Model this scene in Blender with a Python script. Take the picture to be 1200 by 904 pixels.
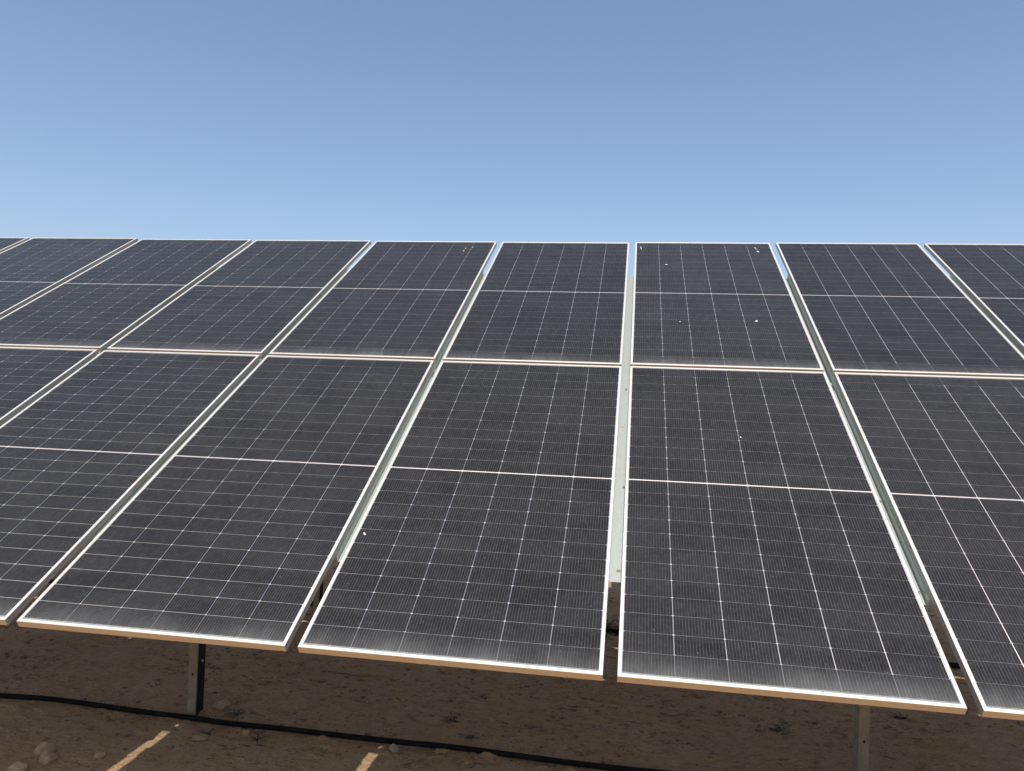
import bpy, bmesh, math, random
from mathutils import Vector, Matrix, noise
R = math.radians
for o in list(bpy.data.objects): bpy.data.objects.remove(o)
scene = bpy.context.scene
C = scene.collection

# ---------------------------------------------------------------- camera
CAM_LOC = Vector((0.0158, -2.7288, 1.9013))
cx = Vector((0.98736, 0.15391, 0.03774)); cy = Vector((0.03476, 0.02203, -0.99915)); cz = Vector((-0.15461, 0.98784, 0.01640))
cam_d = bpy.data.cameras.new('camera'); cam = bpy.data.objects.new('camera', cam_d); C.objects.link(cam)
m = Matrix((cx, -cy, -cz)).transposed().to_4x4(); m.translation = CAM_LOC
cam.matrix_world = m
cam_d.sensor_fit = 'HORIZONTAL'; cam_d.sensor_width = 36; cam_d.lens = 899.08 / 1200 * 36
cam_d.clip_start = 0.05; cam_d.clip_end = 5000
scene.camera = cam

# ---------------------------------------------------------------- light
SUN_EL, SUN_AZ = 59.4, 175.8          # azimuth clockwise from +Y
w = bpy.data.worlds.new('World'); scene.world = w; w.use_nodes = True
nt = w.node_tree; nt.nodes.clear()
sky = nt.nodes.new('ShaderNodeTexSky'); sky.sky_type = 'NISHITA'; sky.sun_disc = False
sky.sun_elevation = R(SUN_EL); sky.sun_rotation = R(SUN_AZ)
sky.air_density = 1.0; sky.dust_density = 3.4; sky.ozone_density = 1.35; sky.altitude = 400
bg = nt.nodes.new('ShaderNodeBackground'); bg.inputs[1].default_value = 0.142
wo = nt.nodes.new('ShaderNodeOutputWorld')
nt.links.new(sky.outputs[0], bg.inputs[0]); nt.links.new(bg.outputs[0], wo.inputs[0])
sd = bpy.data.lights.new('sun', 'SUN'); sd.energy = 5.0; sd.angle = R(0.55); sd.color = (1.0, 0.94, 0.83)
sun = bpy.data.objects.new('sun', sd); C.objects.link(sun)
ts = Vector((math.cos(R(SUN_EL)) * math.sin(R(SUN_AZ)), math.cos(R(SUN_EL)) * math.cos(R(SUN_AZ)), math.sin(R(SUN_EL))))
sun.rotation_euler = ts.to_track_quat('Z', 'Y').to_euler(); sun.location = ts * 20
vs = scene.view_settings
vs.view_transform = 'Standard'; vs.look = 'None'; vs.exposure = 0.32; vs.gamma = 1.0; vs.use_curve_mapping = False
scene.render.resolution_x = 1024; scene.render.resolution_y = 771

# ---------------------------------------------------------------- geometry of the table
TH = R(30.4); H = 0.944
W = 1.134; G = 0.0507; P = W + G; L = 2.337; G2 = 0.0268; FT = 0.031
ZC = {-6: .0047, -5: .0042, -4: -.0003, -3: -.0026, -2: -.0025, -1: -.0011, 0: .0004, 1: -.0025, 2: -.0003}
ZT = {-6: .0047, -5: .0042, -4: .0010, -3: 0, -2: -.0027, -1: -.0064, 0: -.0029, 1: .0027, 2: -.0003}
def pw(x, v, z=0.0):                    # panel-plane coordinates to world
    return Vector((x, math.cos(TH) * v - math.sin(TH) * z, H + math.sin(TH) * v + math.cos(TH) * z))

# ---------------------------------------------------------------- helpers
def tag(o, label=None, cat=None, group=None, kind=None):
    if label: o['label'] = label
    if cat: o['category'] = cat
    if group: o['group'] = group
    if kind: o['kind'] = kind
    return o
def obj(name, bm, mat, parent=None, smooth=False):
    me = bpy.data.meshes.new(name); bm.normal_update(); bm.to_mesh(me); bm.free()
    if mat: me.materials.append(mat)
    if smooth:
        for p in me.polygons: p.use_smooth = True
    o = bpy.data.objects.new(name, me); C.objects.link(o)
    if parent: o.parent = parent
    return o
def empty(name, loc, rx=0.0):
    o = bpy.data.objects.new(name, None); C.objects.link(o); o.location = loc; o.rotation_euler = (rx, 0, 0)
    o.empty_display_size = 0.1
    return o
def box(bm, x0, x1, y0, y1, z0, z1):
    v = [bm.verts.new((x, y, z)) for z in (z0, z1) for y in (y0, y1) for x in (x0, x1)]
    for f in ((0, 2, 3, 1), (4, 5, 7, 6), (0, 1, 5, 4), (2, 6, 7, 3), (0, 4, 6, 2), (1, 3, 7, 5)):
        bm.faces.new([v[i] for i in f])
def cyl(bm, cx_, cy_, z0, z1, r, n=12, r1=None):
    r1 = r if r1 is None else r1
    a = [bm.verts.new((cx_ + r * math.cos(2 * math.pi * i / n), cy_ + r * math.sin(2 * math.pi * i / n), z0)) for i in range(n)]
    b = [bm.verts.new((cx_ + r1 * math.cos(2 * math.pi * i / n), cy_ + r1 * math.sin(2 * math.pi * i / n), z1)) for i in range(n)]
    for i in range(n): bm.faces.new((a[i], a[(i + 1) % n], b[(i + 1) % n], b[i]))
    bm.faces.new(b); bm.faces.new(a[::-1])
def extrude_profile(bm, prof, axis, a, b):   # closed 2-D profile swept along an axis
    def put(p, t):
        return (p[0], t, p[1]) if axis == 'y' else (t, p[0], p[1]) if axis == 'x' else (p[0], p[1], t)
    A = [bm.verts.new(put(p, a)) for p in prof]; B = [bm.verts.new(put(p, b)) for p in prof]
    n = len(prof)
    for i in range(n): bm.faces.new((A[i], A[(i + 1) % n], B[(i + 1) % n], B[i]))
    bm.faces.new(A[::-1]); bm.faces.new(B)
    bmesh.ops.recalc_face_normals(bm, faces=bm.faces[:])

# ---------------------------------------------------------------- materials
class NT:
    def __init__(s, name):
        s.m = bpy.data.materials.new(name); s.m.use_nodes = True; s.t = s.m.node_tree
        s.b = s.t.nodes['Principled BSDF']; s.out = s.t.nodes['Material Output']
    def n(s, typ, **k):
        x = s.t.nodes.new(typ)
        for a, v in k.items(): setattr(x, a, v)
        return x
    def l(s, a, b): s.t.links.new(a, b)
    def inp(s, sock, v):
        if hasattr(v, 'is_linked') or hasattr(v, 'links'): s.l(v, sock)
        else: sock.default_value = v
    def M(s, op, a, b=0.0, c=0.0):
        x = s.n('ShaderNodeMath', operation=op)
        for i, v in enumerate((a, b, c)): s.inp(x.inputs[i], v)
        return x.outputs[0]
    def mix(s, f, a, b):
        x = s.n('ShaderNodeMix', data_type='RGBA'); s.inp(x.inputs[0], f)
        s.inp(x.inputs[6], a if not isinstance(a, tuple) else (*a, 1)); s.inp(x.inputs[7], b if not isinstance(b, tuple) else (*b, 1))
        return x.outputs[2]
    def noise(s, vec, scale, detail=4, rough=.5):
        x = s.n('ShaderNodeTexNoise'); s.l(vec, x.inputs['Vector']); x.inputs['Scale'].default_value = scale
        x.inputs['Detail'].default_value = detail; x.inputs['Roughness'].default_value = rough
        return x.outputs[0]
    def ramp(s, v, lo, hi, a=0.0, b=1.0):
        x = s.n('ShaderNodeMapRange', interpolation_type='SMOOTHSTEP'); s.l(v, x.inputs[0])
        for i, q in zip((1, 2, 3, 4), (lo, hi, a, b)): x.inputs[i].default_value = q
        return x.outputs[0]
    def coord(s, k='Object'):
        return s.n('ShaderNodeTexCoord').outputs[k]
    def scale(s, v, sc):
        x = s.n('ShaderNodeMapping'); s.l(v, x.inputs[0]); x.inputs['Scale'].default_value = sc; return x.outputs[0]
    def rand_off(s, v, k=37.0):          # shift a texture per object so repeats differ
        oi = s.n('ShaderNodeObjectInfo'); a = s.n('ShaderNodeVectorMath', operation='ADD')
        c = s.n('ShaderNodeCombineXYZ'); r = s.M('MULTIPLY', oi.outputs['Random'], k)
        s.l(r, c.inputs[0]); s.l(s.M('MULTIPLY', r, 1.7), c.inputs[1]); s.l(v, a.inputs[0]); s.l(c.outputs[0], a.inputs[1])
        return a.outputs[0]
    def bump(s, h, strength, dist):
        x = s.n('ShaderNodeBump'); x.inputs['Strength'].default_value = strength; x.inputs['Distance'].default_value = dist
        s.l(h, x.inputs['Height']); s.l(x.outputs[0], s.b.inputs['Normal'])

def mat_simple(name, col, rough=.6, metal=0.0, var=.12, scale=8, bump=0.0):
    k = NT(name); v = k.rand_off(k.coord())
    n = k.ramp(k.noise(v, scale, 5, .6), .3, .7)
    dark = tuple(c * (1 - var) for c in col); lite = tuple(min(1, c * (1 + var)) for c in col)
    k.l(k.mix(n, dark, lite), k.b.inputs['Base Color'])
    k.b.inputs['Roughness'].default_value = rough; k.b.inputs['Metallic'].default_value = metal
    if name.startswith(('black', 'dusty black')): k.b.inputs['Specular IOR Level'].default_value = .12
    if bump: k.bump(k.noise(v, scale * 6, 4), bump, .002)
    return k.m

def mat_frame():
    k = NT('anodised aluminium'); v = k.rand_off(k.coord())
    d = k.ramp(k.noise(v, 5, 6, .7), .45, .75)
    d2 = k.ramp(k.noise(k.scale(v, (60, 60, 60)), 3, 3, .6), .58, .72, 0, .55)
    f = k.M('MAXIMUM', k.M('MULTIPLY', d, .30), d2)
    sp_ = k.n('ShaderNodeSeparateXYZ'); k.l(k.coord(), sp_.inputs[0])
    bounce = k.M('MULTIPLY', k.M('LESS_THAN', sp_.outputs[1], .0006), k.M('ADD', .7, k.M('MULTIPLY', d, .3)))   # warm bounce light off the soil, painted into the lower face
    f = k.M('MAXIMUM', f, bounce)
    side = k.M('GREATER_THAN', k.M('ABSOLUTE', k.M('SUBTRACT', sp_.outputs[0], W / 2)), W / 2 - .0006)   # outer side walls coloured darker to stand in for shade in the gaps
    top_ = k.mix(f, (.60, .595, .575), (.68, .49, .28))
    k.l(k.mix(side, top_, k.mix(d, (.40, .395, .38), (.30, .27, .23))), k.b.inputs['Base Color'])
    k.b.inputs['Metallic'].default_value = .65; k.b.inputs['Roughness'].default_value = .52
    return k.m

def mat_galv():
    k = NT('galvanised steel'); v = k.rand_off(k.coord())
    vo = k.n('ShaderNodeTexVoronoi'); k.l(v, vo.inputs['Vector']); vo.inputs['Scale'].default_value = 90
    sp = k.M('MULTIPLY', vo.outputs['Color'], 1.0)
    a = k.mix(sp, (.37, .41, .395), (.425, .46, .445))
    n = k.ramp(k.noise(k.scale(v, (4, 1, 4)), 3, 5, .6), .45, .75, 0, .25)
    k.l(k.mix(n, a, (.40, .41, .36)), k.b.inputs['Base Color'])
    k.b.inputs['Metallic'].default_value = .6; k.b.inputs['Roughness'].default_value = .46
    return k.m

def mat_cells():
    k = NT('solar cells under glass')
    co = k.coord(); s = k.n('ShaderNodeSeparateXYZ'); k.l(co, s.inputs[0]); X, Y = s.outputs[0], s.outputs[1]
    rv = k.rand_off(co)
    PX, PY, MX = .184, .0952, .015
    gx = k.M('DIVIDE', k.M('SUBTRACT', X, MX), PX)
    yc = k.M('SUBTRACT', Y, L / 2); ay = k.M('ABSOLUTE', yc)
    a = k.M('SUBTRACT', ay, .0045); gy = k.M('DIVIDE', a, PY)
    def fr(v): return k.M('SUBTRACT', v, k.M('FLOOR', v))
    fx, fy = fr(gx), fr(gy)
    dx = k.M('MULTIPLY', k.M('MINIMUM', fx, k.M('SUBTRACT', 1.0, fx)), PX)
    dy = k.M('MULTIPLY', k.M('MINIMUM', fy, k.M('SUBTRACT', 1.0, fy)), PY)
    colm = k.M('LESS_THAN', dx, .00145)
    rowm = k.M('LESS_THAN', dy, .00085)
    dia = k.M('LESS_THAN', k.M('ADD', k.M('MULTIPLY', dx, .5), dy), .0034)
    inner = k.M('LESS_THAN', gy, 11.0)                   # reflective film covers only the inner rows
    mid = k.M('LESS_THAN', ay, .0029)
    out = k.M('MAXIMUM', k.M('GREATER_THAN', gy, 12.0), k.M('GREATER_THAN', k.M('ABSOLUTE', k.M('SUBTRACT', X, W / 2)), W / 2 - MX))
    fb = fr(k.M('ADD', k.M('MULTIPLY', gx, 16.0), .5))
    bus = k.M('LESS_THAN', k.M('ABSOLUTE', k.M('SUBTRACT', fb, .5)), .048)
    # cells differ slightly from one another
    cell = k.n('ShaderNodeTexWhiteNoise', noise_dimensions='3D'); cc = k.n('ShaderNodeCombineXYZ')
    k.l(k.M('FLOOR', gx), cc.inputs[0]); k.l(k.M('FLOOR', k.M('DIVIDE', Y, PY)), cc.inputs[1])
    oi = k.n('ShaderNodeObjectInfo'); k.l(k.M('MULTIPLY', oi.outputs['Random'], 91.0), cc.inputs[2]); k.l(cc.outputs[0], cell.inputs[0])
    base = k.mix(cell.outputs[0], (.0070, .0066, .0070), (.0115, .0108, .0112))
    c = k.mix(k.M('MULTIPLY', bus, k.M('MULTIPLY', k.ramp(k.noise(k.scale(rv, (1, .5, 1)), 30, 3, .6), .35, .65, .11, .25), 1.0)), base, (.30, .30, .31))
    c = k.mix(k.M('MULTIPLY', rowm, k.ramp(k.noise(rv, 22, 3, .6), .35, .65, .10, .32)), c, (.34, .33, .32))
    c = k.mix(k.M('MULTIPLY', colm, k.M('ADD', k.M('MULTIPLY', inner, .10), .16)), c, (.42, .44, .48))
    c = k.mix(k.M('MULTIPLY', dia, k.M('MULTIPLY', inner, .55)), c, (.52, .52, .54))
    c = k.mix(k.M('MULTIPLY', mid, .75), c, (.54, .50, .49))
    c = k.mix(k.M('MULTIPLY', out, .45), c, (.30, .31, .30))
    # dust: thin uneven film, thick streaky band washed down to the lower edge, little drips at the top
    n1 = k.ramp(k.noise(rv, 3.2, 6, .62), .30, .72); n2 = k.ramp(k.noise(rv, 45, 4, .65), .42, .75)
    film = k.M('ADD', k.M('MULTIPLY', oi.outputs['Random'], .012), k.M('ADD', .009, k.M('ADD', k.M('MULTIPLY', n1, .016), k.M('MULTIPLY', n2, .020))))
    st = k.noise(k.scale(rv, (1, .16, 1)), 38, 5, .65); st2 = k.noise(k.scale(rv, (1, .4, 1)), 7, 3, .5)
    hgt = k.M('ADD', .075, k.M('ADD', k.M('MULTIPLY', st, .075), k.M('MULTIPLY', st2, .05)))
    t = k.M('SUBTRACT', 1.0, k.M('DIVIDE', k.M('SUBTRACT', Y, .012), hgt)); t = k.M('MAXIMUM', t, 0.0)
    low = k.M('MULTIPLY', k.M('MULTIPLY', k.M('POWER', t, 1.5), k.M('ADD', k.ramp(k.noise(k.scale(rv, (1, .5, 1)), 2.6, 3, .6), .32, .68, .25, 1.25), k.M('MULTIPLY', oi.outputs['Random'], .35))), k.M('ADD', .09, k.M('MULTIPLY', st, .10)))
    edge = k.M('MULTIPLY', k.ramp(Y, .016, .034, 1, 0), k.M('MULTIPLY', k.ramp(st, .40, .60), .09))
    dust = k.M('MINIMUM', k.M('ADD', k.M('ADD', film, low), edge), .8)
    sp = k.ramp(k.noise(rv, 160, 2, .5), .735, .79, 0, .45)
    dust = k.M('MAXIMUM', dust, sp)
    c = k.mix(dust, c, (.335, .342, .350))
    k.l(c, k.b.inputs['Base Color'])
    k.l(k.M('ADD', .16, k.M('MULTIPLY', dust, .9)), k.b.inputs['Roughness'])
    k.b.inputs['IOR'].default_value = 1.33; k.b.inputs['Specular IOR Level'].default_value = .28
    # ribbons are ribbed foil: they glint more strongly one way
    def foil(nx_, ny_, col, rough):
        cv = k.n('ShaderNodeCombineXYZ'); cv.inputs[0].default_value = nx_; cv.inputs[1].default_value = ny_; cv.inputs[2].default_value = 1
        vt = k.n('ShaderNodeVectorTransform', vector_type='NORMAL', convert_from='OBJECT', convert_to='WORLD'); k.l(cv.outputs[0], vt.inputs[0])
        g = k.n('ShaderNodeBsdfAnisotropic'); g.inputs['Color'].default_value = (*col, 1); g.inputs['Roughness'].default_value = rough
        k.l(vt.outputs[0], g.inputs['Normal']); return g.outputs[0]
    def blend(f, a_, b_):
        x = k.n('ShaderNodeMixShader'); k.l(f, x.inputs[0]); k.l(a_, x.inputs[1]); k.l(b_, x.inputs[2]); return x.outputs[0]
    clear = k.M('SUBTRACT', 1.0, k.M('MINIMUM', k.M('MULTIPLY', low, 5.0), 1.0))
    sh = blend(k.M('MULTIPLY', k.M('MULTIPLY', k.M('SUBTRACT', colm, k.M('MULTIPLY', colm, dia)), inner), k.M('MULTIPLY', clear, .68)), k.b.outputs[0], foil(-.34, -.14, (.82, .74, .70), .36))
    sh = blend(k.M('MULTIPLY', rowm, k.M('MULTIPLY', clear, .24)), sh, foil(.36, -.12, (.56, .54, .50), .38))
    sh = blend(k.M('MULTIPLY', mid, .35), sh, foil(0, -.2, (.75, .68, .66), .45))
    k.l(sh, k.out.inputs['Surface'])
    return k.m

def mat_ground():
    k = NT('sandy desert soil'); g = k.n('ShaderNodeNewGeometry').outputs['Position']
    a = k.ramp(k.noise(g, .9, 6, .6), .3, .7); b = k.ramp(k.noise(g, 9, 6, .7), .35, .7); c = k.ramp(k.noise(g, 70, 5, .7), .35, .7)
    col = k.mix(a, (.50, .335, .190), (.58, .40, .230))
    col = k.mix(k.M('MULTIPLY', b, .55), col, (.38, .235, .13))
    col = k.mix(k.M('MULTIPLY', c, .40), col, (.64, .455, .28))
    gr = k.n('ShaderNodeTexVoronoi'); k.l(g, gr.inputs['Vector']); gr.inputs['Scale'].default_value = 55
    ms = k.M('MULTIPLY', k.M('LESS_THAN', gr.outputs['Distance'], .24), k.ramp(k.noise(g, 5, 3), .50, .62))
    col = k.mix(k.M('MULTIPLY', ms, .8), col, (.12, .08, .055))
    mk = k.M('MULTIPLY', k.ramp(k.noise(k.scale(g, (1, 1.9, 1)), 13, 6, .75), .545, .62), k.ramp(k.noise(k.scale(g, (1, 1.5, 1)), 2.2, 4, .6), .42, .60))
    col = k.mix(k.M('MULTIPLY', mk, .9), col, (.13, .085, .055))
    mk2 = k.ramp(k.noise(k.scale(g, (1, 2.2, 1)), 34, 5, .75), .56, .64)
    col = k.mix(k.M('MULTIPLY', mk2, .75), col, (.17, .11, .07))
    k.l(col, k.b.inputs['Base Color']); k.b.inputs['Roughness'].default_value = .95
    k.b.inputs['Specular IOR Level'].default_value = .15
    h = k.M('ADD', k.M('MULTIPLY', k.noise(k.scale(g, (1, 1.6, 1)), 26, 8, .75), 1.0), k.M('MULTIPLY', ms, -.25))
    k.bump(h, 1.0, .06)
    return k.m

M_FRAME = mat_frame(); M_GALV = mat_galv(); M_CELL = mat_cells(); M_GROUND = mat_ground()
M_BACK = mat_simple('white backsheet', (.62, .62, .61), .6, 0, .04)
M_BLACK = mat_simple('black plastic', (.012, .012, .013), .45, 0, .3, 12)
M_HOSE = mat_simple('dusty black pipe', (.006, .006, .006), .75, 0, .5, 14)
M_BOLT = mat_simple('zinc bolt', (.36, .34, .28), .45, .5, .2, 90)
M_POST = mat_simple('weathered galvanised post', (.22, .185, .13), .7, .1, .18, 14)
M_ROCK = mat_simple('sandstone', (.27, .19, .12), .9, 0, .25, 25, .6)
M_ROCKG = mat_simple('grey stone', (.25, .205, .155), .9, 0, .25, 30, .6)
M_CLOD = mat_simple('dry earth clods', (.16, .105, .068), .95, 0, .4, 9)
M_LEAF = mat_simple('dusty weed leaves', (.050, .058, .030), .8, 0, .35, 30)
M_STEM = mat_simple('dry weed stems', (.13, .085, .05), .9, 0, .3, 30)
M_DROP = mat_simple('bird lime', (.50, .49, .45), .8, 0, .35, 120)
M_DIRTB = mat_simple('dried brown splash', (.32, .22, .13), .85, 0, .15, 60)

# ---------------------------------------------------------------- ground: one sheet, fine near the table, out to the horizon
def gh(x, y):
    if x < -7 or x > 5 or y < 0 or y > 8: rough = 0
    else:
        rough = (.15 if y < 1.25 else min(1, .15 + (y - 1.25) * 2.0)) * (.45 + .9 * max(0, noise.noise(Vector((x * 1.9, y * 2.6, 11))) + .35))
        rough *= .011 * noise.noise(Vector((x * 13, y * 22, 1))) + .0065 * noise.noise(Vector((x * 29, y * 46, 4)))
    d = max(0.0, max(abs(x) - 9, abs(y - 2) - 8)); f = 1 / (1 + d * .4)
    p = Vector((x, y, 0))
    h = .020 * noise.noise(p * .7) + .012 * noise.noise(p * 2.3) + .0055 * noise.noise(p * 7.1) + .0022 * noise.noise(Vector((x * 17, y * 24, 3)))
    c = noise.noise(Vector((x * 11, y * 17, 9)))
    if c > .25: h += (c - .25) * .032
    c = noise.noise(Vector((x * 9 + 40, y * 15, 2)))
    if c > .30: h -= (c - .30) * .045
    # keep the pad round the posts and pipe near level
    return rough + h * f + .35 * noise.noise(Vector((x * .01, y * .01, 5))) * (min(1, d / 60))
def axis(lo, hi, step, far):
    a = [lo + i * step for i in range(int(round((hi - lo) / step)) + 1)]
    s = step
    while a[-1] < far: s *= 1.25; a.append(a[-1] + s)
    s = step
    while a[0] > -far: s *= 1.25; a.insert(0, a[0] - s)
    return a
xs = axis(-5.2, 3.4, .0135, 2500); ys = axis(.35, 4.6, .0105, 2500)
verts = [(x, y, gh(x, y)) for y in ys for x in xs]
nx = len(xs)
faces = [(j * nx + i, j * nx + i + 1, (j + 1) * nx + i + 1, (j + 1) * nx + i) for j in range(len(ys) - 1) for i in range(nx - 1)]
me = bpy.data.meshes.new('ground'); me.from_pydata(verts, [], faces); me.materials.append(M_GROUND)
me.polygons.foreach_set('use_smooth', [True] * len(me.polygons))
ground = bpy.data.objects.new('ground', me); C.objects.link(ground); tag(ground, kind='structure')

# ---------------------------------------------------------------- one solar panel
def make_panel():
    root = empty('solar_panel', (0, 0, 0))
    # frame: hollow aluminium profile swept round the rectangle with mitred corners
    prof = [(0, -.0012), (.0012, 0), (.0134, 0), (.0142, -.0008), (.0142, -.0022), (.0022, -.0022), (.0022, -.0285), (.026, -.0285), (.026, -FT), (.0008, -FT), (0, -FT + .0008)]
    bm = bmesh.new(); rings = []
    for (sx, sy, ox, oy) in ((1, 1, 0, 0), (-1, 1, W, 0), (-1, -1, W, L), (1, -1, 0, L)):
        rings.append([bm.verts.new((ox + sx * d, oy + sy * d, z)) for d, z in prof])
    n = len(prof)
    for r in range(4):
        A, B = rings[r], rings[(r + 1) % 4]
        for i in range(n): bm.faces.new((A[i], A[(i + 1) % n], B[(i + 1) % n], B[i]))
    bmesh.ops.recalc_face_normals(bm, faces=bm.faces[:])
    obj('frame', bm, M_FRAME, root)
    bm = bmesh.new(); box(bm, .0026, W - .0026, .0026, L - .0026, -.0058, -.0024)
    obj('cell_glass', bm, M_CELL, root)
    bm = bmesh.new(); box(bm, .0026, W - .0026, .0026, L - .0026, -.0068, -.0060)
    obj('backsheet', bm, M_BACK, root)
    for k in (-1, 0, 1):
        bm = bmesh.new(); box(bm, W / 2 + k * .34 - .035, W / 2 + k * .34 + .035, L / 2 - .028, L / 2 + .028, -.024, -.0070)
        obj('junction_box', bm, M_BLACK, root)
    return root
def kids(o): return [c for c in bpy.data.objects if c.parent == o]
panel0 = make_panel(); used = []
LAB = {
 (0, -4): 'lower-row panel reduced to a small dark corner at the left photo edge',
 (0, -3): 'lower-row panel cut by the left photo edge, its bottom right corner just showing',
 (0, -2): 'dusty lower-row panel with its bottom edge in front of the left steel post',
 (0, -1): 'dusty lower-row panel with a white bird dropping beside its left frame',
 (0, 0): 'dusty lower-row panel, largest in view, bottom edge in front of the right-hand steel post',
 (0, 1): 'dusty lower-row panel at the right photo edge, its left bottom corner showing',
 (1, -6): 'small sliver of an upper-row panel in the far left corner under the sky',
 (1, -5): 'upper-row panel second from the left along the skyline, seen very aslant',
 (1, -4): 'upper-row panel, third along the skyline from the left, faint cell lines',
 (1, -3): 'upper-row panel, fourth along the skyline from the left',
 (1, -2): 'upper-row panel with two brown specks near its top right corner',
 (1, -1): 'upper-row panel left of the pale rail seen straight down, no droppings on it',
 (1, 0): 'upper-row panel spotted with several small pale bird droppings',
 (1, 1): 'upper-row panel between the two dark slanting gaps on the right, whole and clean',
 (1, 2): 'upper-row panel cut off by the right photo edge',
}
for row in (0, 1):
    for c in range(-7, 4):
        if row == 0 and (c < -5 or c > 2): continue
        if not used: r = panel0; used.append(1)
        else:
            r = panel0.copy(); C.objects.link(r)
            for ch in kids(panel0):
                d = ch.copy(); C.objects.link(d); d.parent = r
        z = ZC.get(c, 0) + (ZT.get(c, 0) * (.5 if row else 0)); sl = ZT.get(c, 0) / (2 * L)
        v0 = row * (L + G2)
        r.location = pw(c * P, v0, z); r.rotation_euler = (TH + sl + (-.005 if row else 0), 0, 0)
        lab = LAB.get((row, c))
        if not lab:
            side = 'left' if c < 0 else 'right'
            lab = '%s-row solar panel continuing the array %s past the %s edge of the photo' % ('upper' if row else 'lower', 'furthest' if c in (-7, 3) else 'just', side)
        tag(r, lab, 'solar panel', 'solar panels in the %s row' % ('upper' if row else 'lower'))
        # stains that lie on the glass
        st = []
        if (row, c) == (0, -1): st = [(-1.140, .654, .0065, .016, 35, M_DROP)]
        if (row, c) == (1, 0): st = [(.255, 4.142, .016, .0085, 5, M_DROP), (.830, 3.055, .012, .016, -30, M_DROP), (.323, 3.02, .006, .008, 0, M_DROP), (1.011, 4.479, .012, .022, 20, M_DROP), (1.000, 4.56, .0035, .05, 8, M_DROP), (.05, 4.55, .004, .06, 4, M_DROP)]
        if (row, c) == (1, -2): st = [(-1.484, 4.514, .010, .016, 10, M_DIRTB), (-1.488, 4.446, .010, .018, -15, M_DIRTB), (-1.425, 4.54, .009, .013, 0, M_DIRTB)]
        if (row, c) == (0, 0): st = [(.578, 1.586, .004, .009, 20, M_DROP)]
        random.seed(c * 7 + row)
        for (x, v, rx_, ry_, rot, mt) in st:
            rx_ *= .62; ry_ *= .72
            bm = bmesh.new(); nn = 14; top = []; bot = []
            for i in range(nn):
                a_ = 2 * math.pi * i / nn; q = 1 + random.uniform(-.18, .18)
                X_ = rx_ * q * math.cos(a_); Y_ = ry_ * q * math.sin(a_); ca, sa = math.cos(R(rot)), math.sin(R(rot))
                p_ = (x - c * P + X_ * ca - Y_ * sa, v - v0 + X_ * sa + Y_ * ca)
                bot.append(bm.verts.new((*p_, -.0024))); top.append(bm.verts.new((p_[0], p_[1], -.0012)))
            for i in range(nn): bm.faces.new((bot[i], bot[(i + 1) % nn], top[(i + 1) % nn], top[i]))
            bm.faces.new(top)
            obj('bird_dropping' if mt is M_DROP else 'mud_splash', bm, mt, r)

# ---------------------------------------------------------------- one U-channel rail under each gap
V_END, V_SPL, V_TOP = .545, 2.25, 4.06
def u_section(bm, y0, y1, iw, ztop, zbot, fl, t=.0022, holes=()):
    h = iw / 2
    for s in (-1, 1):
        a, b = sorted((s * h, s * (h + t))); box(bm, a, b, y0, y1, zbot, ztop)
        a, b = sorted((s * (h + t + .00001), s * (h + fl))); box(bm, a, b, y0, y1, ztop - t, ztop)
    cuts = [y0]; 
    hs = sorted(holes, key=lambda q: q[1])
    y = y0
    for (hx, hy, wx, wy) in hs:
        box(bm, -h, h, y, hy - wy / 2, zbot, zbot + t)
        box(bm, -h, hx - wx / 2, hy - wy / 2, hy + wy / 2, zbot, zbot + t)
        box(bm, hx + wx / 2, h, hy - wy / 2, hy + wy / 2, zbot, zbot + t)
        y = hy + wy / 2
    box(bm, -h, h, y, y1, zbot, zbot + t)
def make_rail():
    root = empty('support_rail', (0, 0, 0))
    bm = bmesh.new(); u_section(bm, V_END, V_SPL, .058, -FT - .012, -.080, .022, holes=((.012, .612, .018, .016), (-.006, 1.746, .018, .016)))
    obj('lower_channel', bm, M_GALV, root)
    bm = bmesh.new(); u_section(bm, V_SPL - .15, V_TOP, .0635, -FT - .0145, -.0905, .020)
    obj('upper_channel', bm, M_GALV, root)
    for (x, y) in ((.018, 1.20), (.006, 2.17)):
        zb = -.0778 if y < V_SPL else -.0883
        bm = bmesh.new(); cyl(bm, x, y, zb, zb + .0012, .0085, 14); cyl(bm, x, y, zb + .0012, zb + .0065, .0062, 6); cyl(bm, x, y, zb + .0065, zb + .012, .0032, 8)
        obj('bolt', bm, M_BOLT, root)
    return root
rail0 = make_rail(); first = True
RL = {-6: 'galvanised rail in the narrow gap at the far left corner of the skyline', -5: 'galvanised rail in the slanting gap reaching the skyline second from the left',
 -4: 'galvanised rail in the long slanting gap that meets the left photo edge halfway down', -3: 'galvanised rail in the gap that ends lowest down at the bottom left',
 -2: 'galvanised rail in the gap left of the panel with the white dropping', -1: 'pale galvanised rail seen straight down in the upright gap at the centre',
 0: 'galvanised channel rail in the gap right of the largest panel, dark inner wall showing', 1: 'galvanised rail in the slanting gap at the right photo edge'}
for c in range(-7, 3):                   # gap between column c and c+1
    if first: r = rail0; first = False
    else:
        r = rail0.copy(); C.objects.link(r)
        for ch in kids(rail0):
            d = ch.copy(); C.objects.link(d); d.parent = r
    r.location = pw(c * P + W + G / 2, 0, 0); r.rotation_euler = (TH, 0, 0)
    tag(r, RL.get(c, 'galvanised rail in a gap past the %s edge of the photo' % ('left' if c < 0 else 'right')), 'support rail', 'galvanised rails under the panel gaps')

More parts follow.
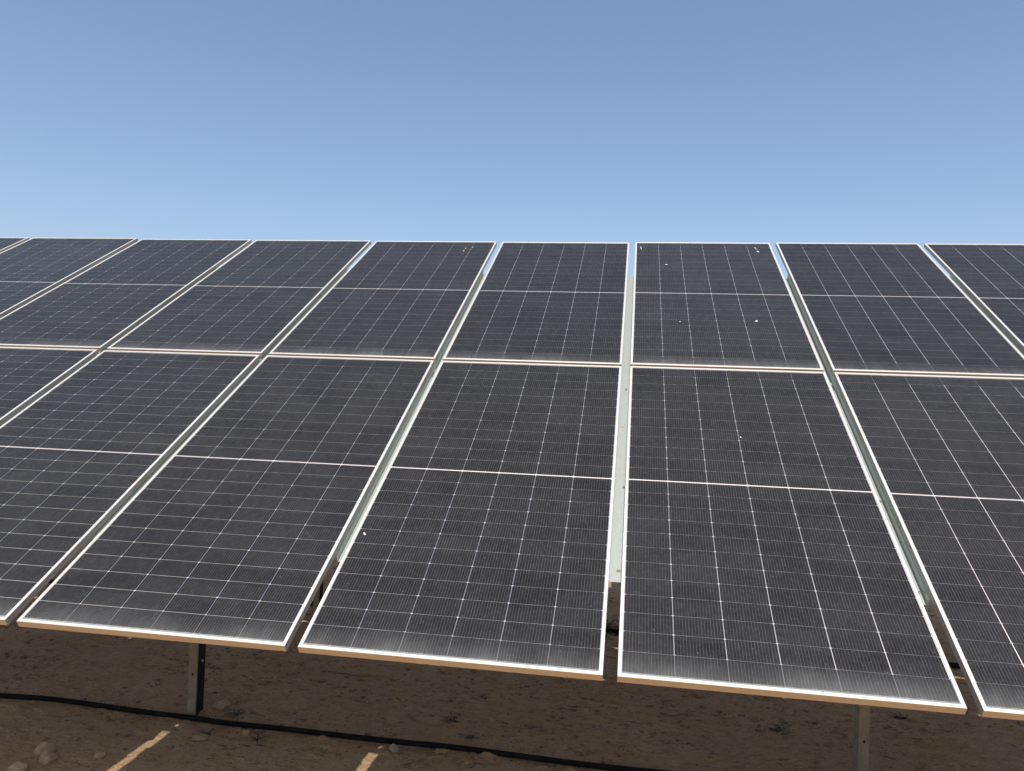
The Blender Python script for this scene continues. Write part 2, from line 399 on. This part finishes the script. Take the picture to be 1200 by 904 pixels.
# ---------------------------------------------------------------- purlins and posts below
def purlin(v, label):
    bm = bmesh.new(); t = .0025; z1 = -.092; z0 = -.158
    extrude_profile(bm, [(v, z1), (v + .045, z1), (v + .045, z1 - .012), (v + .045 - t, z1 - .012), (v + .045 - t, z1 - t), (v + t, z1 - t), (v + t, z0 + t), (v + .045 - t, z0 + t), (v + .045 - t, z0 + .012), (v + .045, z0 + .012), (v + .045, z0), (v, z0)], 'x', -8.5, 4.6)
    o = obj('purlin', bm, M_GALV); o.location = (0, 0, H); o.rotation_euler = (TH, 0, 0)
    tag(o, label, 'purlin', 'steel purlins under the rails'); return o
purlin(1.60, 'galvanised C purlin along the array on top of the front posts')
purlin(4.00, 'galvanised C purlin along the array on top of the rear posts')
def post(x, y, ztop, label, group):
    root = empty('steel_post', (x, y, 0))
    w2, d, t, lip = .049, .085, .003, .013    # web on the left, open to the right
    bm = bmesh.new()
    extrude_profile(bm, [(0, 0), (w2, 0), (w2, lip), (w2 - t, lip), (w2 - t, t), (t, t), (t, d - t), (w2 - t, d - t), (w2 - t, d - lip), (w2, d - lip), (w2, d), (0, d)], 'z', -.25, ztop)
    obj('channel', bm, M_POST, root)
    bm = bmesh.new(); box(bm, .006, w2 - .001, .0155, d - .0155, -.05, ztop - .03); box(bm, w2 + .0005, w2 + .002, .014, d + .001, -.05, ztop - .02); obj('dark_insert', bm, M_BLACK, root)  # black boxes added to stand in for the shaded inside of the channel
    for (hx, hz) in ((.026, .235), (.026, .62)):
        bm = bmesh.new(); box(bm, hx - .005, hx + .005, -.0006, .0003, hz - .007, hz + .007); obj('bolt_hole', bm, M_BLACK, root)
    bm = bmesh.new(); box(bm, -.0006, .0003, .045, .053, .225, .26); obj('bolt_hole', bm, M_BLACK, root)
    bm = bmesh.new(); cyl(bm, 0, 0, 0, .008, .009, 8)
    b = obj('bolt', bm, M_BOLT, root); b.location = (w2 + .001, .047, .30); b.rotation_euler = (0, R(90), 0)
    tag(root, label, 'post', group); return root
zt = lambda v: H + math.sin(TH) * v + math.cos(TH) * (-.152)
FP = {-1: 'front steel channel post beyond the left edge of the photo', 0: 'left steel channel post with its black open side visible, standing behind the hose', 1: 'right steel channel post under the largest lower panel, pale front flange'}
for k in (-1, 0, 1):
    post(-2.463 + 3.672 * k, 1.41, H + math.tan(TH) * 1.41 - .180, FP[k], 'front steel posts')
RP = {-1: 'rear steel post far under the array beyond the left photo edge', 0: 'rear steel post glimpsed dark through the gap left of the panel with the white dropping', 1: 'rear steel post under the array hidden behind the largest lower panel'}
for k in (-1, 0, 1):
    post(-2.585 + 3.672 * k, 3.46, H + math.tan(TH) * 3.46 - .180, RP[k], 'rear steel posts')

# ---------------------------------------------------------------- pipes on the ground
def tube(name, pts, r, mat, label, cat, ribs=0):
    def cr(p0, p1, p2, p3, t):
        return .5 * ((2 * p1) + (-p0 + p2) * t + (2 * p0 - 5 * p1 + 4 * p2 - p3) * t * t + (-p0 + 3 * p1 - 3 * p2 + p3) * t ** 3)
    P_ = [Vector((p[0], p[1], 0)) for p in pts]; path = []
    for i in range(1, len(P_) - 2):
        for j in range(10): path.append(cr(P_[i - 1], P_[i], P_[i + 1], P_[i + 2], j / 10))
    bm = bmesh.new(); prev = None; n = 12
    for i, p in enumerate(path):
        d = (path[min(i + 1, len(path) - 1)] - path[max(i - 1, 0)]).normalized(); s = Vector((d.y, -d.x, 0))
        z = .020 * noise.noise(Vector((p.x, p.y, 0)) * .7) + r * .85 + .004
        ring = [bm.verts.new((p.x + s.x * r * math.cos(a), p.y + s.y * r * math.cos(a), z + r * math.sin(a))) for a in [2 * math.pi * q / n for q in range(n)]]
        if prev:
            for q in range(n): bm.faces.new((prev[q], prev[(q + 1) % n], ring[(q + 1) % n], ring[q]))
        prev = ring
    bmesh.ops.recalc_face_normals(bm, faces=bm.faces[:])
    return tag(obj(name, bm, mat, None, True), label, cat)
tube('irrigation_hose', [(-9, 1.25), (-7, 1.27), (-5, 1.28), (-4.2, 1.30), (-3.632, 1.345), (-3.403, 1.37), (-3.166, 1.375), (-2.884, 1.361), (-2.633, 1.351), (-2.396, 1.350), (-2.153, 1.338), (-1.825, 1.342), (-1.491, 1.326), (-1.151, 1.322), (-.804, 1.330), (-.226, 1.311), (.082, 1.304), (1.2, 1.29), (2.6, 1.31), (5, 1.28), (6, 1.28)], .0148, M_HOSE,
     'black plastic pipe lying along the ground past the foot of the left post', 'pipe')
tube('irrigation_hose', [(-9, 3.70), (-6, 3.72), (-3, 3.75), (-1, 3.74), (1, 3.56), (2.48, 3.50), (3.5, 3.46), (5, 3.5), (6, 3.5)], .02, M_HOSE,
     'thin black pipe glimpsed far under the array through the right-hand gap', 'pipe')

# ---------------------------------------------------------------- stones, clods, weeds
def rock(x, y, sx, sy, sz, mat, seed, label, rot=0):
    bm = bmesh.new(); bmesh.ops.create_icosphere(bm, subdivisions=3, radius=1)
    so = Vector((seed * 3.1, seed * 1.7, seed)); rng = random.Random(seed)
    planes = [(Vector((rng.uniform(-1, 1), rng.uniform(-1, 1), rng.uniform(-.4, 1))).normalized(), rng.uniform(.62, .85)) for _ in range(9)]
    for v in bm.verts:
        for n_, d_ in planes:
            e = v.co.dot(n_) - d_
            if e > 0: v.co -= n_ * e * .92
        v.co *= 1 + .10 * noise.noise(v.co * 2 + so) + .05 * noise.noise(v.co * 7 + so)
        v.co = Vector((v.co.x * sx, v.co.y * sy, v.co.z * sz))
    o = obj('rock', bm, mat, None, False); o.location = (x, y, gh(x, y) + sz * .55); o.rotation_euler = (0, 0, R(rot))
    return tag(o, label, 'rock', 'stones lying on the ground')
rock(-2.870, .800, .052, .045, .040, M_ROCK, 3, 'rounded sandy stone, larger and further of the pair left of the long sunlit strip', 20)
rock(-2.795, .735, .040, .036, .037, M_ROCK, 5, 'pointed sandy stone leaning against the larger one left of the sunlit strip', 60)
rock(-2.585, .835, .032, .020, .017, M_ROCK, 8, 'small flat reddish stone between the stone pair and the long sunlit strip', 10)
rock(-2.87, .625, .05, .04, .030, M_ROCK, 9, 'stone at the bottom left corner of the photo', 0)
rock(-2.330, 1.545, .052, .040, .036, M_ROCK, 11, 'tan stone on the ground right behind the left steel post', 30)
rock(-1.170, 1.245, .030, .026, .028, M_ROCKG, 14, 'small grey stone beside the pipe above the short sunlit strip', 15)
rock(-2.230, 1.150, .045, .035, .009, M_ROCK, 17, 'flat stone in front of the pipe, right of the long sunlit strip', 0)
rock(-2.02, 1.265, .026, .02, .016, M_ROCK, 19, 'tiny stone against the near side of the pipe, right of the left post', 0)

rng = random.Random(4)
_t = bmesh.new(); bmesh.ops.create_icosphere(_t, subdivisions=1, radius=1)
IV = [v.co.copy() for v in _t.verts]; IF = [[v.index for v in f.verts] for f in _t.faces]; _t.free()
def scatter(name, mat, n, size, flat, keep, label):
    vs_, fs_ = [], []
    for i in range(n):
        x = rng.uniform(-6, 4); y = rng.uniform(.5, 6)
        if not keep(x, y): continue
        s_ = size(); z = gh(x, y); b0 = len(vs_)
        for v in IV:
            q = 1 + rng.uniform(-.3, .3); vs_.append((x + v.x * s_ * q * 1.35, y + v.y * s_ * q, z + s_ * .15 + v.z * s_ * q * flat))
        fs_ += [[b0 + q for q in f] for f in IF]
    me = bpy.data.meshes.new(name); me.from_pydata(vs_, [], fs_); me.materials.append(mat)
    o = bpy.data.objects.new(name, me); C.objects.link(o); tag(o, label, name.split('_')[-1], kind='stuff')
dens = lambda x, y: noise.noise(Vector((x * 1.3, y * 2.0, 7))) > rng.uniform(-.3, .3)
scatter('earth_clods', M_CLOD, 13000, lambda: .003 + .015 * rng.random() ** 3.0, .42, dens, 'small dark clods and grit scattered over the shaded soil')
scatter('pebbles', M_ROCK, 1800, lambda: .0025 + .006 * rng.random() ** 4, .6, lambda x, y: y < 5, 'fine sandy pebbles strewn over the soil')

def weed(x, y, size, seed, label, lean=0.0):
    root = empty('weed', (x, y, gh(x, y))); rg = random.Random(seed)
    st = bmesh.new(); lf = bmesh.new()
    for i in range(int(9 + 4 * rg.random())):
        a = rg.uniform(0, 2 * math.pi); el = rg.uniform(.15, .9); ln = size * rg.uniform(.5, 1.1)
        p = Vector((0, 0, 0)); d = Vector((math.cos(a) * math.cos(el) + lean, math.sin(a) * math.cos(el), math.sin(el))).normalized()
        for s in range(5):
            q = p + d * ln / 5; sd_ = d.cross(Vector((0, 0, 1))).normalized() * .0012 * (1 - s * .15)
            up = Vector((0, 0, .0012))
            for o_ in (sd_, up):
                f = [st.verts.new(c_) for c_ in (p - o_, p + o_, q + o_, q - o_)]; st.faces.new(f)
            for m_ in range(3):
                b = rg.uniform(0, 2 * math.pi); w_ = size * rg.uniform(.10, .22); dd = (d * .4 + Vector((math.cos(b), math.sin(b), rg.uniform(-.2, .5)))).normalized()
                e = dd.cross(Vector((0, 0, 1))).normalized() * w_ * .30; c0 = p.lerp(q, rg.random())
                f = [lf.verts.new(c_) for c_ in (c0, c0 + dd * w_ * .5 + e, c0 + dd * w_, c0 + dd * w_ * .5 - e)]; lf.faces.new(f)
            p = q; d = (d + Vector((rg.uniform(-.3, .3), rg.uniform(-.3, .3), rg.uniform(-.35, .1)))).normalized()
            if p.z < .002: d.z = abs(d.z)
    obj('stem', st, M_STEM, root); obj('leaves', lf, M_LEAF, root)
    return tag(root, label, 'weed', 'low weeds on the shaded soil')
weed(-2.19, 1.49, .075, 1, 'low grey-green weed just right of the stone behind the left post')
weed(-2.22, 1.215, .055, 2, 'flattened dry weed on the near side of the pipe right of the left post')
weed(-1.93, 1.225, .060, 3, 'brown weed on the near side of the pipe, between left post and short sunlit strip')
weed(-.96, 1.70, .070, 4, 'dark weed beyond the pipe under the panel with the white dropping')
weed(-.80, 1.50, .070, 5, 'spreading weed close behind the pipe, below the dark one')
weed(1.757, 2.45, .085, 6, 'dark weed right of the right steel post')
weed(.93, 2.02, .085, 7, 'dry weed left of the right steel post')
weed(-.13, 3.84, .14, 8, 'leafy weed seen down the central gap, the further of two')
weed(-.14, 3.47, .12, 9, 'leafy weed seen down the central gap, the nearer of two')
# thin dry twigs
for i, (x, y, a, ln, lab) in enumerate(((-2.0, 2.25, 2, .55, 'long dry twig lying on the soil right of the left post'), (-3.05, 2.20, -14, .45, 'dry twig lying on the soil left of the left post'), (.25, 2.05, 8, .22, 'short pale twig on the soil below the gap at the centre'))):
    bm = bmesh.new(); prev = None; rg = random.Random(i)
    for s in range(13):
        t = s / 12; px_ = x + ln * t * math.cos(R(a)); py_ = y + ln * t * math.sin(R(a)) + .012 * math.sin(t * 9 + i); r_ = .0035 * (1 - t * .6)
        z = gh(px_, py_) + .004
        ring = [bm.verts.new((px_, py_ + r_ * math.cos(q * 1.257), z + r_ * math.sin(q * 1.257))) for q in range(5)]
        if prev:
            for q in range(5): bm.faces.new((prev[q], prev[(q + 1) % 5], ring[(q + 1) % 5], ring[q]))
        prev = ring
    tag(obj('twig', bm, M_STEM, None, True), lab, 'twig', 'dry twigs on the soil')
